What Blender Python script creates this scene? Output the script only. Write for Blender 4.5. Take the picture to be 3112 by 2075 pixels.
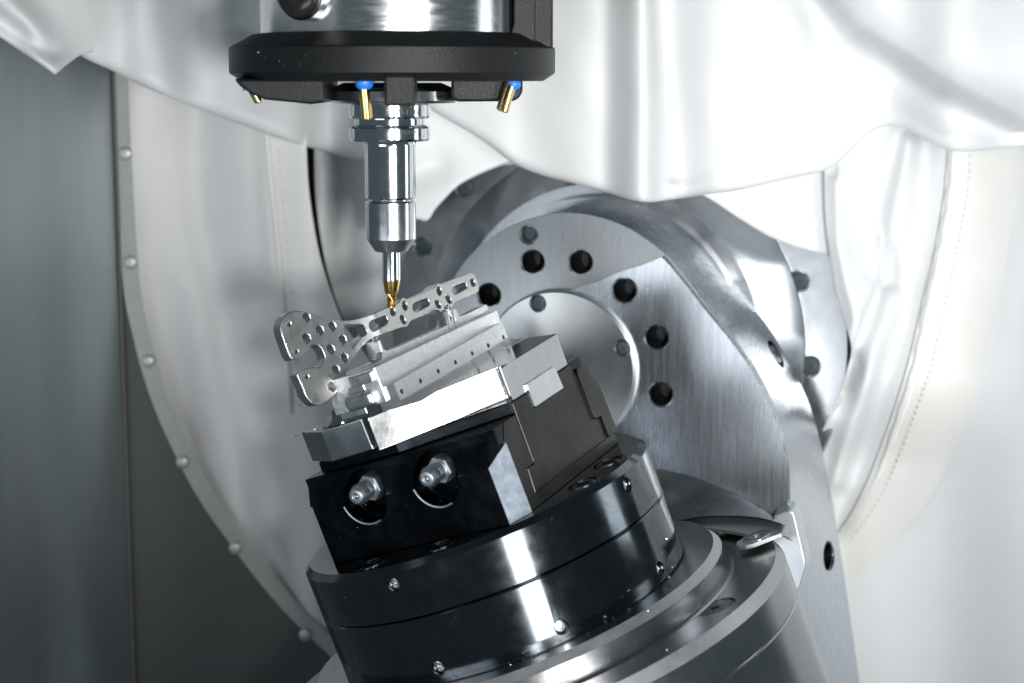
import bpy, bmesh, math, random
from mathutils import Vector as V, Matrix as M
from mathutils.geometry import delaunay_2d_cdt
random.seed(7)
S = bpy.context.scene
COL = S.collection
for o in list(bpy.data.objects): bpy.data.objects.remove(o)

# ------------------------------------------------------------------ camera
# one unit is 35 mm in the real machine; the camera looks 8.57 degrees down
FPX = 5292.0
AL = math.radians(8.57)
FWD = V((0, math.cos(AL), -math.sin(AL))); UPC = V((0, math.sin(AL), math.cos(AL))); RGT = V((1, 0, 0))
CAM = FWD * -40.0
cd = bpy.data.cameras.new('camera'); cam = bpy.data.objects.new('camera', cd); COL.objects.link(cam)
cd.sensor_width = 36.0; cd.lens = 36.0 * FPX / 3112.0
cd.clip_start = 0.5; cd.clip_end = 400
cam.location = CAM; cam.rotation_euler = (math.pi / 2 - AL, 0, 0)
cd.dof.use_dof = True; cd.dof.focus_distance = 39.3; cd.dof.aperture_fstop = 0.17
S.camera = cam
# ------------------------------------------------------------------ light
w = bpy.data.worlds.new('World'); S.world = w; w.use_nodes = True
bg = w.node_tree.nodes['Background']; bg.inputs[0].default_value = (.50, .68, .78, 1); bg.inputs[1].default_value = 0.12
def area(name, loc, target, sx, sy, power, col=(1, 1, 1)):
    l = bpy.data.lights.new(name, 'AREA'); l.shape = 'RECTANGLE'; l.size = sx; l.size_y = sy; l.energy = power; l.color = col
    o = bpy.data.objects.new(name, l); COL.objects.link(o); o.location = loc
    o.rotation_euler = (V(target) - V(loc)).to_track_quat('-Z', 'Y').to_euler(); return o
fl0 = area('flash', (4.0, -40, 2.6), (1.5, 6, 5.4), 2.6, 2.6, 980, (1, .985, .965)); fl0.data.spread = math.radians(52)
area('softbox', (11.8, -33, -1.5), (0.5, 2, -0.5), 6, 20, 8200, (1, .985, .96))
area('led_work_lamp', (15.4, -2.6, 3.2), (7, 7, 1.5), 5, 11, 520, (.93, .97, 1))
area('room_light', (-16.5, -25, -5.8), (2, 5, -1.5), 15, 8.4, 1450, (.90, .95, 1))  # added panel for a bright room that the arm face reflects
S.render.engine = 'CYCLES'
S.view_settings.view_transform = 'Standard'; S.view_settings.look = 'None'; S.view_settings.gamma = 1
S.view_settings.exposure = 0.22
S.unit_settings.scale_length = 0.035

# ------------------------------------------------------------------ measuring helpers
def ray(u, v): return FWD + RGT * ((u - 1556) / FPX) + UPC * ((1037.5 - v) / FPX)
def at(u, v, d): return CAM + ray(u, v) * d
def hit(u, v, p, n):
    r = ray(u, v); return CAM + r * ((p - CAM).dot(n) / r.dot(n))
DK = 1.3231293
def atD(x, y, d): return at(x * DK, y * DK, d)
def zz(ox, oy, pts): return [(ox + a / 3.92, oy + b / 3.92) for a, b in pts]
def Z1(*p): return zz(820, 800, p)
def Z2(*p): return zz(1300, 800, p)
def Z3(*p): return zz(900, 1180, p)
def Z4(*p): return zz(2000, 1500, p)
# table frame (the rotary table leans over by 20 degrees)
_a, _t = .358, .115
N = RGT * (-math.sin(_a) * math.cos(_t)) + UPC * (math.cos(_a) * math.cos(_t)) - FWD * math.sin(_t)
O = at(1445.764, 1536.304, 40)
E1 = (N.cross(RGT.cross(N))).normalized(); E2 = N.cross(E1)
TH = math.radians(-29.8)
X = E1 * math.cos(TH) + E2 * math.sin(TH); Y = E2 * math.cos(TH) - E1 * math.sin(TH)
def T(x, y, z): return O + X * x + Y * y + N * z
def TE(x, y, z): return O + E1 * x + E2 * y + N * z
def tloc(p): q = p - O; return V((q.dot(X), q.dot(Y), q.dot(N)))
# cradle frame
YAW = math.radians(19.26)
CN = V((-math.sin(YAW), -math.cos(YAW), 0)); CH = V((math.cos(YAW), -math.sin(YAW), 0)); CZ = V((0, 0, 1))
P0 = at(1704, 1120, 46)
def C(h, z, t): return P0 + CH * h + CZ * z - CN * t      # t metres behind the face
def frame(o, x, y, z):
    m = M((x, y, z)).transposed().to_4x4(); m.translation = o; return m

# ------------------------------------------------------------------ materials
def new_mat(name):
    m = bpy.data.materials.new(name); m.use_nodes = True; nt = m.node_tree
    return m, nt, nt.nodes['Principled BSDF']
def noise(nt, scale, stretch=(1, 1, 1), rot=(0, 0, 0), detail=4, rough=.55, coord='Object'):
    tc = nt.nodes.new('ShaderNodeTexCoord'); mp = nt.nodes.new('ShaderNodeMapping'); n = nt.nodes.new('ShaderNodeTexNoise')
    mp.inputs['Scale'].default_value = stretch; mp.inputs['Rotation'].default_value = rot
    n.inputs['Scale'].default_value = scale; n.inputs['Detail'].default_value = detail; n.inputs['Roughness'].default_value = rough
    nt.links.new(tc.outputs[coord], mp.inputs[0]); nt.links.new(mp.outputs[0], n.inputs[0]); return n
def ramp(nt, src, stops):
    r = nt.nodes.new('ShaderNodeValToRGB'); e = r.color_ramp.elements
    while len(e) < len(stops): e.new(.5)
    for k, (p, c) in enumerate(stops):
        e[k].position = p; e[k].color = (*c, 1) if len(c) == 3 else c
    nt.links.new(src, r.inputs[0]); return r
def g(x): return (x, x, x)
def metal(name, col, rough, rvar=.06, nscale=3, stretch=(1, 1, 1), rot=(0, 0, 0), bump=0, bscale=40, cvar=.1, metallic=1.0, aniso=0):
    m, nt, b = new_mat(name)
    n = noise(nt, nscale, stretch, rot, 6)
    r = ramp(nt, n.outputs[0], [(.3, g(max(.01, rough - rvar))), (.72, g(rough + rvar))]); nt.links.new(r.outputs[0], b.inputs['Roughness'])
    n2 = noise(nt, nscale * 1.7, stretch, rot, 5)
    c = ramp(nt, n2.outputs[0], [(.3, tuple(x * (1 - cvar) for x in col)), (.7, col)]); nt.links.new(c.outputs[0], b.inputs['Base Color'])
    b.inputs['Metallic'].default_value = metallic
    if aniso:
        b.inputs['Anisotropic'].default_value = aniso; tg = nt.nodes.new('ShaderNodeTangent'); tg.direction_type = 'RADIAL'; tg.axis = 'Z'; nt.links.new(tg.outputs[0], b.inputs['Tangent'])
    if bump:
        nb = noise(nt, bscale, stretch, rot, 3); bp = nt.nodes.new('ShaderNodeBump'); bp.inputs['Strength'].default_value = bump; bp.inputs['Distance'].default_value = .02
        nt.links.new(nb.outputs[0], bp.inputs['Height']); nt.links.new(bp.outputs[0], b.inputs['Normal'])
    return m
def plain(name, col, rough, bump=0, bscale=30, var=.08, vscale=2, spec=.5, stretch=(1, 1, 1), dist=.02):
    m, nt, b = new_mat(name)
    n = noise(nt, vscale, stretch, (0, 0, 0), 5)
    c = ramp(nt, n.outputs[0], [(.3, tuple(x * (1 - var) for x in col)), (.7, col)]); nt.links.new(c.outputs[0], b.inputs['Base Color'])
    b.inputs['Roughness'].default_value = rough; b.inputs['Specular IOR Level'].default_value = spec
    if bump:
        nb = noise(nt, bscale, (1, 1, 1), (0, 0, 0), 4); bp = nt.nodes.new('ShaderNodeBump'); bp.inputs['Strength'].default_value = bump; bp.inputs['Distance'].default_value = dist
        nt.links.new(nb.outputs[0], bp.inputs['Height']); nt.links.new(bp.outputs[0], b.inputs['Normal'])
    return m
MT = {}
MT['chrome'] = metal('polished_steel', (.74, .76, .78), .11, .04, 2, bump=.03, bscale=25)
MT['satin'] = metal('satin_steel', (.66, .68, .70), .2, .05, 3, bump=.03, bscale=60)
MT['spindle'] = metal('turned_spindle_steel', (.72, .73, .74), .2, .05, 2, stretch=(1, 1, 8), bump=.04, bscale=30)
MT['cradle'] = metal('ground_cradle_steel', (.60, .64, .69), .27, .03, 2.4, stretch=(4, 4, .25), rot=(0, .35, 0), bump=.04, bscale=4, cvar=.10)
MT['cradle2'] = metal('dark_cradle_steel', (.46, .48, .50), .3, .03, 2.2, stretch=(5, 5, .25), bump=.04, bscale=5, cvar=.14)  # arm steel darkened in colour for its upper face
MT['table'] = metal('turned_table_steel', (.40, .41, .425), .25, .03, 1.5, bump=.03, bscale=30, cvar=.1)
MT['matte'] = metal('matte_bevel_steel', (.46, .47, .485), .5, .04, 3, cvar=.06)
MT['cap'] = metal('turned_cap_steel', (.70, .73, .75), .36, .03, 2, aniso=.5, cvar=.06)
MT['hub'] = metal('turned_hub_steel', (.66, .69, .72), .24, .04, 2, cvar=.08)
MT['castgrey'] = metal('dark_milled_steel', (.24, .26, .28), .42, .05, 2, cvar=.15)
MT['coverm'] = metal('dull_cover_steel', (.46, .48, .48), .6, .04, 3, cvar=.08)
MT['lightalu'] = metal('bright_cast_aluminium', (.72, .76, .80), .4, .05, 3, cvar=.06, bump=.03, bscale=20)
MT['alu'] = metal('milled_aluminium', (.70, .71, .71), .3, .06, 3, bump=.05, bscale=30, cvar=.06)
MT['bone'] = metal('satin_titanium', (.62, .62, .61), .3, .04, 4, bump=.04, bscale=50, cvar=.05)
MT['rough'] = metal('sawn_aluminium', (.80, .81, .82), .42, .06, 4, bump=1.0, bscale=5, cvar=.05)
MT['jaw'] = metal('ground_jaw_steel', (.50, .51, .52), .11, .015, 3, bump=.03, bscale=40, cvar=.08)
MT['zinc'] = metal('zinc_plate', (.60, .66, .71), .40, .07, 6, bump=.08, bscale=14, cvar=.25)
MT['gold'] = metal('titanium_nitride_gold', (.72, .47, .17), .2, .05, 4)
MT['brass'] = metal('brass', (.80, .58, .25), .22, .06, 4)
MT['barechamfer'] = metal('bare_ground_steel', (.62, .69, .80), .58, .06, 2.5, bump=.1, bscale=12, cvar=.4)
MT['strip'] = metal('painted_retaining_strip', (.31, .33, .315), .5, .06, 2, metallic=.35, cvar=.1)
MT['bead'] = plain('brown_sealant_bead', (.10, .09, .075), .55, var=.3, vscale=3)
MT['rivet'] = metal('rivet_steel', (.46, .48, .465), .48, .06, 5, metallic=.6)
MT['wall'] = metal('brushed_sheet_steel', (.62, .67, .69), .42, .05, .5, stretch=(1, 1, .15), cvar=.12, bump=.02, bscale=2)
MT['panel'] = plain('grey_painted_panel', (.05, .056, .056), .5, var=.15, vscale=.5)
MT['dark'] = plain('gap_shade_black', (.012, .014, .016), .5)  # near-black that stands for the shade in the fabric gaps
MT['boltblue'] = plain('blued_bolt_steel', (.035, .055, .068), .6, var=.15)
MT['bore'] = metal('shaded_bore_steel', (.045, .055, .065), .36, .06, 3, bump=.05, bscale=20)  # bore walls coloured dark for the shade inside the holes
MT['screwdark'] = metal('black_oxide_screw', (.10, .11, .13), .25, .05, 5)
MT['blue'] = plain('blue_plastic', (.02, .17, .62), .4, var=.02)
MT['plastic'] = plain('textured_black_plastic', (.007, .008, .009), .42, bump=.45, bscale=30, var=.2, dist=.03, spec=.28)
MT['knobm'] = plain('hole_shade_black', (.012, .015, .018), .6)  # shade of the deep holes put into the colour of their bottoms
MT['knob'] = plain('glossy_black_knob', (.015, .015, .016), .22, bump=.06, bscale=8, var=.2)
MT['ink'] = plain('etched_lettering', (.05, .05, .055), .5)
MT['stitch'] = plain('grey_thread', (.64, .65, .63), .7)
MT['fabric'] = plain('white_coated_fabric', (.73, .745, .755), .6, bump=.12, bscale=1.6, var=.03, vscale=.6, spec=.4)
MT['cloth'] = plain('grey_white_cloth', (.68, .68, .685), .5, bump=.04, bscale=3, var=.05, vscale=.5, spec=.35)
MT['gloss'] = plain('ivory_seam_highlight', (.82, .82, .79), .16, bump=.3, bscale=5)  # whiter than the band, for the painted highlight on its seam
MT['ivory'] = plain('ivory_piping_band', (.72, .72, .69), .45, bump=.06, bscale=4, var=.06, vscale=.8, spec=.5)
def creased(name, col, rough, bump, scale):
    m = plain(name, col, rough, 0, 3, .05, .5, .4); nt = m.node_tree; b = nt.nodes['Principled BSDF']
    n = noise(nt, scale, (1, 1, .45), (.2, .5, .3), 5, .5); n.noise_type = 'RIDGED_MULTIFRACTAL'; n.inputs['Distortion'].default_value = .4
    n2 = noise(nt, 26, detail=2); mx = nt.nodes.new('ShaderNodeMath'); mx.operation = 'MULTIPLY_ADD'; mx.inputs[1].default_value = .02
    nt.links.new(n2.outputs[0], mx.inputs[0]); nt.links.new(n.outputs[0], mx.inputs[2])
    bp = nt.nodes.new('ShaderNodeBump'); bp.inputs['Strength'].default_value = bump; bp.inputs['Distance'].default_value = .25
    nt.links.new(mx.outputs[0], bp.inputs['Height']); nt.links.new(bp.outputs[0], b.inputs['Normal']); return m
MT['fabric'] = creased('white_coated_fabric', (.73, .745, .755), .55, .10, .16)
MT['cloth'] = creased('grey_white_cloth', (.68, .68, .685), .5, .08, .2)
def black_oxide(name, hi, lo, rough):
    m, nt, b = new_mat(name)
    n = noise(nt, .75, (1, 1, 1), (0, 0, 0), 8, .68); n.inputs['Distortion'].default_value = .6
    c = ramp(nt, n.outputs[0], [(.32, lo), (.48, (lo[0] * 1.3, lo[1] * 1.35, lo[2] * 1.4)), (.6, hi), (.78, (.062, .053, .048))])
    nt.links.new(c.outputs[0], b.inputs['Base Color']); b.inputs['Metallic'].default_value = 1
    n2 = noise(nt, 2.2, detail=7); r = ramp(nt, n2.outputs[0], [(.3, g(rough - .03)), (.75, g(rough + .05))]); nt.links.new(r.outputs[0], b.inputs['Roughness'])
    return m
MT['oxide'] = black_oxide('black_oxide_steel', (.105, .122, .135), (.076, .081, .085), .13)
MT['oxide2'] = black_oxide('dark_vise_oxide', (.045, .05, .055), (.018, .019, .021), .26)
MT['oxide3'] = black_oxide('grey_vise_oxide', (.066, .064, .060), (.04, .04, .039), .33)

# ------------------------------------------------------------------ mesh helpers
def link(o, parent=None):
    COL.objects.link(o)
    if parent:
        o.parent = parent
        root = parent
        while root.parent: root = root.parent
    return o
def origin_of(parent):
    p = parent; loc = V((0, 0, 0))
    while p: loc = loc + p.location; p = p.parent
    return loc
def tag(o, label=None, cat=None, group=None, kind=None):
    if label: o['label'] = label
    if cat: o['category'] = cat
    if group: o['group'] = group
    if kind: o['kind'] = kind
    return o
def thing(name, loc, label, cat, group=None):
    o = bpy.data.objects.new(name, None); o.location = loc; o.empty_display_size = .3; COL.objects.link(o)
    return tag(o, label, cat, group)
def finish(me, smooth):
    if smooth:
        for p in me.polygons: p.use_smooth = True
        me.set_sharp_from_angle(angle=math.radians(smooth))
SM = []      # parts whose big faces get area weighted normals at the end
def obj(name, verts, faces, mat, parent=None, smooth=35, bevel=0, seg=2, recalc=True):
    off = origin_of(parent)
    bm = bmesh.new(); vs = [bm.verts.new(V(v) - off) for v in verts]
    for f in faces:
        try: bm.faces.new([vs[i] for i in f])
        except ValueError: pass
    if recalc: bmesh.ops.recalc_face_normals(bm, faces=bm.faces)
    if bevel:
        es = [e for e in bm.edges if len(e.link_faces) == 2 and e.calc_face_angle(0) > math.radians(28)]
        bmesh.ops.bevel(bm, geom=es, offset=bevel, segments=seg, profile=.5, affect='EDGES', clamp_overlap=True)
    me = bpy.data.meshes.new(name); bm.to_mesh(me); bm.free(); finish(me, smooth)
    me.materials.append(MT[mat]); o = bpy.data.objects.new(name, me); link(o, parent)
    if smooth: SM.append(o)
    return o
def merge(*parts):
    vv, ff = [], []
    for v, f in parts:
        k = len(vv); vv += list(v); ff += [[i + k for i in q] for q in f]
    return vv, ff
def prism(poly, F, z0, z1):
    n = len(poly); v = [F(x, y, z0) for x, y in poly] + [F(x, y, z1) for x, y in poly]
    f = [list(range(n))[::-1], list(range(n, 2 * n))] + [[i, (i + 1) % n, n + (i + 1) % n, n + i] for i in range(n)]
    return v, f
def prism_pts(a, b):
    n = len(a); return list(a) + list(b), [list(range(n))[::-1], list(range(n, 2 * n))] + [[i, (i + 1) % n, n + (i + 1) % n, n + i] for i in range(n)]
def lathe(prof, F, seg=64, caps=True):
    v, f = [], []
    for r, z in prof:
        for k in range(seg):
            a = 2 * math.pi * k / seg; v.append(F(r * math.cos(a), r * math.sin(a), z))
    m = len(prof)
    for i in range(m - 1):
        for k in range(seg):
            k2 = (k + 1) % seg; f.append([i * seg + k, i * seg + k2, (i + 1) * seg + k2, (i + 1) * seg + k])
    if caps: f.append(list(range(seg))[::-1]); f.append([(m - 1) * seg + k for k in range(seg)])
    return v, f
def box(F, x0, x1, y0, y1, z0, z1): return prism([(x0, y0), (x1, y0), (x1, y1), (x0, y1)], F, z0, z1)
def tube(pts, r, seg=10):
    v, f = [], []; pts = [V(p) for p in pts]; ref = None
    for i, p in enumerate(pts):
        d = (pts[min(i + 1, len(pts) - 1)] - pts[max(i - 1, 0)]).normalized()
        if ref is None: ref = d.orthogonal().normalized()
        ref = (ref - d * ref.dot(d)).normalized(); b = d.cross(ref); rr = r[i] if isinstance(r, (list, tuple)) else r
        for k in range(seg):
            a = 2 * math.pi * k / seg; v.append(p + (ref * math.cos(a) + b * math.sin(a)) * rr)
    for i in range(len(pts) - 1):
        for k in range(seg):
            k2 = (k + 1) % seg; f.append([i * seg + k, i * seg + k2, (i + 1) * seg + k2, (i + 1) * seg + k])
    f.append(list(range(seg))[::-1]); f.append([(len(pts) - 1) * seg + k for k in range(seg)])
    return v, f
def axisF(o, d):
    d = V(d).normalized(); x = d.orthogonal().normalized(); y = d.cross(x)
    return lambda a, b, c: o + x * a + y * b + d * c
def cut(o, cutters, smooth=35, inner=None):
    """bake boolean cuts into the mesh; the cutters are deleted again"""
    v, f = merge(*cutters); off = origin_of(o.parent)
    tmp = bpy.data.meshes.new('tmp'); bm = bmesh.new(); vs = [bm.verts.new(V(p) - off) for p in v]
    for q in f: bm.faces.new([vs[i] for i in q])
    bmesh.ops.recalc_face_normals(bm, faces=bm.faces); bm.to_mesh(tmp); bm.free()
    if inner: tmp.materials.append(MT[inner])
    c = bpy.data.objects.new('tmp', tmp); COL.objects.link(c)
    c.parent = o.parent; c.location = o.location
    md = o.modifiers.new('b', 'BOOLEAN'); md.object = c; md.operation = 'DIFFERENCE'; md.solver = 'EXACT'
    if inner: md.material_mode = 'TRANSFER'
    bpy.context.view_layer.update()
    dg = bpy.context.evaluated_depsgraph_get(); me = bpy.data.meshes.new_from_object(o.evaluated_get(dg))
    o.modifiers.clear(); old = o.data; me.name = old.name + '_cut'; o.data = me
    bpy.data.objects.remove(c); bpy.data.meshes.remove(tmp); bpy.data.meshes.remove(old); finish(me, smooth)
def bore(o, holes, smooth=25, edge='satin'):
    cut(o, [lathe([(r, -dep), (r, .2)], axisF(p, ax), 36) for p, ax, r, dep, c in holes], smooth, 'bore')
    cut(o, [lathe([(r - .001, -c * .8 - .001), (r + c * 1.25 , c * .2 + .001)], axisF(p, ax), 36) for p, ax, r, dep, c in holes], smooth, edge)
def inst(src, name, mw, parent=None):
    o = src.copy(); o.name = name; COL.objects.link(o); o.parent = parent
    m = mw.copy(); m.translation = m.translation - origin_of(parent); o.matrix_basis = m; return o
def proto(name, v, f, mat, smooth=35, bevel=0):
    o = obj(name, v, f, mat, None, smooth, bevel); me = o.data
    if o in SM: SM.remove(o)
    bpy.data.objects.remove(o); return me
def put(me, name, mw, parent=None):
    o = bpy.data.objects.new(name, me); COL.objects.link(o); o.parent = parent
    m = mw.copy(); m.translation = m.translation - origin_of(parent); o.matrix_basis = m; return o
LOC = lambda x, y, z: V((x, y, z))
def place(p, d, roll=None):
    d = V(d).normalized(); x = V(roll) if roll is not None else d.orthogonal(); x = (x - d * x.dot(d)).normalized(); y = d.cross(x)
    return frame(p, x, y, d)
def hexpoly(r, a0=0): return [(r * math.cos(a0 + k * math.pi / 3), r * math.sin(a0 + k * math.pi / 3)) for k in range(6)]
def catmull(pts, n):
    out = []; P = [V(p) for p in pts]
    L = [0]
    for a, b in zip(P, P[1:]): L.append(L[-1] + (b - a).length)
    for k in range(n):
        s = L[-1] * k / (n - 1); i = 0
        while i < len(P) - 2 and L[i + 1] < s: i += 1
        t = (s - L[i]) / max(1e-9, L[i + 1] - L[i])
        p0, p1, p2, p3 = P[max(i - 1, 0)], P[i], P[i + 1], P[min(i + 2, len(P) - 1)]
        out.append(.5 * (2 * p1 + (p2 - p0) * t + (2 * p0 - 5 * p1 + 4 * p2 - p3) * t * t + (3 * p1 - 3 * p2 + p3 - p0) * t ** 3))
    return out

# ================================================================== SETTING: steel wall, grey panel, fabric covers
PD = 51.0
py = atD(300, 784, PD).y
def pan(x, y, dy=0): return hit(x * DK, y * DK, V((0, py + dy, 0)), V((0, 1, 0)))
arc = [(266, 60), (271, 165), (277, 300), (284, 420), (293, 560), (305, 680), (322, 760), (345, 850), (378, 945), (424, 1045), (475, 1140), (540, 1232), (618, 1335), (700, 1425), (790, 1508), (900, 1590), (1000, 1650)]
arcS = catmull([(*p, 0) for p in arc], 60)
# grey panel with its round opening
inner = [(p.x, p.y) for p in arcS]
poly = [(20, -200), (255, -200)] + inner + [(1000, 1900), (20, 1900)]
t = thing('machine_side_panel', pan(300, 1560), 'dark grey painted side panel with a round opening, left below the riveted strip', 'panel')
obj('panel_sheet', *prism_pts([pan(x, y, .06) for x, y in poly], [pan(x, y, .3) for x, y in poly]), 'panel', t, smooth=0)
# retaining strip
t = thing('retaining_strip', pan(424, 1045), 'long curved grey strip with domed rivets holding the cloth to the panel', 'retaining strip')
wid = [46 - 8 * k / 59 for k in range(60)]
fo, fi = [], []
for k, p in enumerate(arcS):
    d = (arcS[min(k + 1, 59)] - arcS[max(k - 1, 0)]).normalized(); nn = V((-d.y, d.x, 0)) if d.x > -9 else d
    fo.append(pan(p.x - 0.1 * nn.x, p.y - 0.1 * nn.y)); q = p - nn * wid[k]; fi.append((q.x, q.y))
v, f = [], []
for k, p in enumerate(arcS):
    d = (arcS[min(k + 1, 59)] - arcS[max(k - 1, 0)]).normalized(); nn = V((d.y, -d.x, 0))
    a, b = p - nn * 19, p + nn * (wid[k] - 23)
    v += [pan(a.x, a.y, -.1), pan(b.x, b.y, -.1), pan(b.x, b.y, .05), pan(a.x, a.y, .05)]
for k in range(59):
    for j in range(4): f.append([k * 4 + j, k * 4 + (j + 1) % 4, k * 4 + 4 + (j + 1) % 4, k * 4 + 4 + j])
f += [[0, 1, 2, 3], [239, 238, 237, 236]]
obj('strip', v, f, 'strip', t, smooth=30)
rv = proto('rivet', *lathe([(.2, 0), (.2, .03), (.17, .06), (.11, .08), (.05, .09)], LOC, 20), 'rivet', 50)
for x, y in [(288, 352), (300, 602), (341, 829), (420, 1061), (541, 1258), (702, 1457)]: put(rv, 'rivet', place(pan(x, y, -.1), (0, -1, 0)), t)
# steel wall, running forward from the corner
c0, c1 = pan(282, 784, -.02), atD(-110, 784, 44.5)
def wal(s, z): p = c0.lerp(c1, s); return V((p.x, p.y, z))
WD = (c1 - c0); wn = V((-WD.y, WD.x, 0)).normalized()
if wn.x < 0: wn = -wn
vv, ff = [], []
NS = 24
for k in range(NS + 1):
    s = k / NS
    for z in (16, -16):
        p = wal(s, z); vv.append(p + wn * (.05 * math.sin(s * 9) * (s < .9)))
for k in range(NS): ff.append([2 * k, 2 * k + 1, 2 * k + 3, 2 * k + 2])
nb = len(vv); vv += [p - wn * .4 for p in vv]; ff += [[nb + i for i in q] for q in ff]
ff += [[0, 1, nb + 1, nb], [2 * NS, 2 * NS + 1, nb + 2 * NS + 1, nb + 2 * NS]]
t = thing('machine_side_wall', wal(.3, -10), 'brushed grey steel wall at the far left of the machine', 'wall')
obj('sheet', vv, ff, 'wall', t, smooth=60)
obj('corner_bead', *tube([wal(.015, z) + wn * .06 for z in (-16, -8, 0, 8, 16)], .045, 8), 'bead', t)

# fabric ------------------------------------------------------------
def seg_dist(p, a, b):
    ab = (b[0] - a[0], b[1] - a[1]); L = ab[0] ** 2 + ab[1] ** 2
    t_ = max(0, min(1, ((p[0] - a[0]) * ab[0] + (p[1] - a[1]) * ab[1]) / L)); dx, dy = p[0] - a[0] - ab[0] * t_, p[1] - a[1] - ab[1] * t_
    side = 1 if ab[0] * dy - ab[1] * dx > 0 else -1
    return math.hypot(dx, dy), side, t_
def ridge(p, line, amp, s1, s2, taper=False):
    best = None
    for i, (a, b) in enumerate(zip(line, line[1:])):
        d, s, t_ = seg_dist(p, a, b)
        if best is None or d < best[0]: best = (d, s, (i + t_) / (len(line) - 1))
    sg = s1 if best[1] > 0 else s2
    k = math.exp(-(best[0] / sg) ** 2) * amp
    return k * math.sin(math.pi * min(1, max(0, best[2]))) ** .5 if taper else k
def drape(name, bottom, top, depth, mat, root, nc=90, nr=60, rr=.35, back=2.0):
    """bottom: hem polyline in picture units, top: function x->(x,y); a rolled hem and a tail going back behind it"""
    B = catmull([(*p, 0) for p in bottom], nc); rows = []
    for j in range(nr):
        s = j / (nr - 1); row = []
        for b in B:
            tx, ty = top(b.x); rp = rr * 100
            x = tx + (b.x - tx) * s; y = ty + (b.y - rp - ty) * s; row.append((x, y, depth(x, y)))
        rows.append(row)
    for k in range(1, 9):
        th = math.radians(150 * k / 8); row = []
        for b in B:
            rp = rr * 100; d0 = depth(b.x, b.y - rp); row.append((b.x, b.y - rp + rp * math.sin(th), d0 + rr * 1.4 * (1 - math.cos(th))))
        rows.append(row)
    row = []
    for b in B: row.append((b.x, b.y - 2.5 * rr * 100, depth(b.x, b.y - rr * 100) + back))
    rows.append(row)
    v = [atD(*p) for r_ in rows for p in r_]; f = []
    for j in range(len(rows) - 1):
        for i in range(nc - 1): f.append([j * nc + i, j * nc + i + 1, (j + 1) * nc + i + 1, (j + 1) * nc + i])
    o = obj(name, v, f, mat, root, smooth=0, recalc=False)
    for p in o.data.polygons: p.use_smooth = True
    return o
def sheet(name, left, right, depth, mat, root, nc=70, nr=80, tuck=None):
    """left/right: edge polylines from top to bottom in picture units"""
    A, B = catmull([(*p, 0) for p in left], nr), catmull([(*p, 0) for p in right], nr); v = []; extra = 5 if tuck else 0
    for a, b in zip(A, B):
        if tuck:
            for k in range(extra):
                th = math.pi * .5 * k / extra; d0 = depth(a.x, a.y)
                v.append(atD(a.x + tuck * 60 * (1 - math.sin(th)) * .5 + (60 if k == 0 else 0), a.y, d0 + tuck * (1.2 * math.cos(th)) + (2 if k == 0 else 0)))
        for i in range(nc):
            s = i / (nc - 1); x = a.x + (b.x - a.x) * s + (tuck * 12 * (1 - s) if tuck else 0); y = a.y + (b.y - a.y) * s; v.append(atD(x, y, depth(x, y)))
    n = nc + extra; f = []
    for j in range(nr - 1):
        for i in range(n - 1): f.append([j * n + i, j * n + i + 1, (j + 1) * n + i + 1, (j + 1) * n + i])
    o = obj(name, v, f, mat, root, smooth=0, recalc=False)
    for p in o.data.polygons: p.use_smooth = True
    return o
def lin(x, pts):
    for (a, b), (c, d) in zip(pts, pts[1:]):
        if x <= c:
            t_ = max(0, (x - a) / (c - a)); t_ = t_ * t_ * (3 - 2 * t_); return b + (d - b) * t_
    return pts[-1][1]
# big drape in front, upper right
def d_right(x, y):
    d = lin(x, [(900, 47.2), (1180, 46.2), (1380, 45.0), (1478, 43.9), (1530, 45.1), (1660, 44.5), (1850, 44.9), (2040, 46.2), (2200, 45.0), (2420, 44.0), (3200, 34)])
    d += ridge((x, y), [(1476, -60), (1478, 200), (1474, 470)], -.4, 60, 26)
    d += ridge((x, y), [(1512, -60), (1535, 180), (1545, 330), (1552, 400)], .75, 22, 60)
    d += ridge((x, y), [(1560, -80), (1600, 130), (1620, 330)], -.1, 60, 60)
    d += ridge((x, y), [(1890, -60), (1985, 50), (2180, 175), (2420, 300)], 1.0, 34, 200)
    d += ridge((x, y), [(1850, -40), (1950, 100), (2130, 240), (2400, 330)], -1.0, 80, 80)
    d += ridge((x, y), [(1800, 400), (1900, 345), (1950, 320)], .25, 30, 30)
    d += .03 * math.sin(x * .021 + y * .013) + .015 * math.sin(x * .05 - y * .03)
    return d
t = thing('front_fabric_cover', atD(1500, 400, 46), 'big white coated fabric cover hanging in soft folds at the upper right', 'fabric cover')
drape('drape', [(870, 150), (940, 212), (1000, 258), (1100, 317), (1180, 375), (1240, 401), (1300, 417), (1380, 438), (1450, 459), (1490, 464), (1530, 460), (1620, 447), (1700, 436), (1800, 413), (1895, 391), (1940, 362), (1985, 315), (2025, 292), (2062, 290), (2095, 304), (2150, 335), (2210, 348), (2280, 343), (2352, 335), (2450, 322), (2620, 312)], lambda x: (x, -160), d_right, 'fabric', t, 190, 90, .3)
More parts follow.
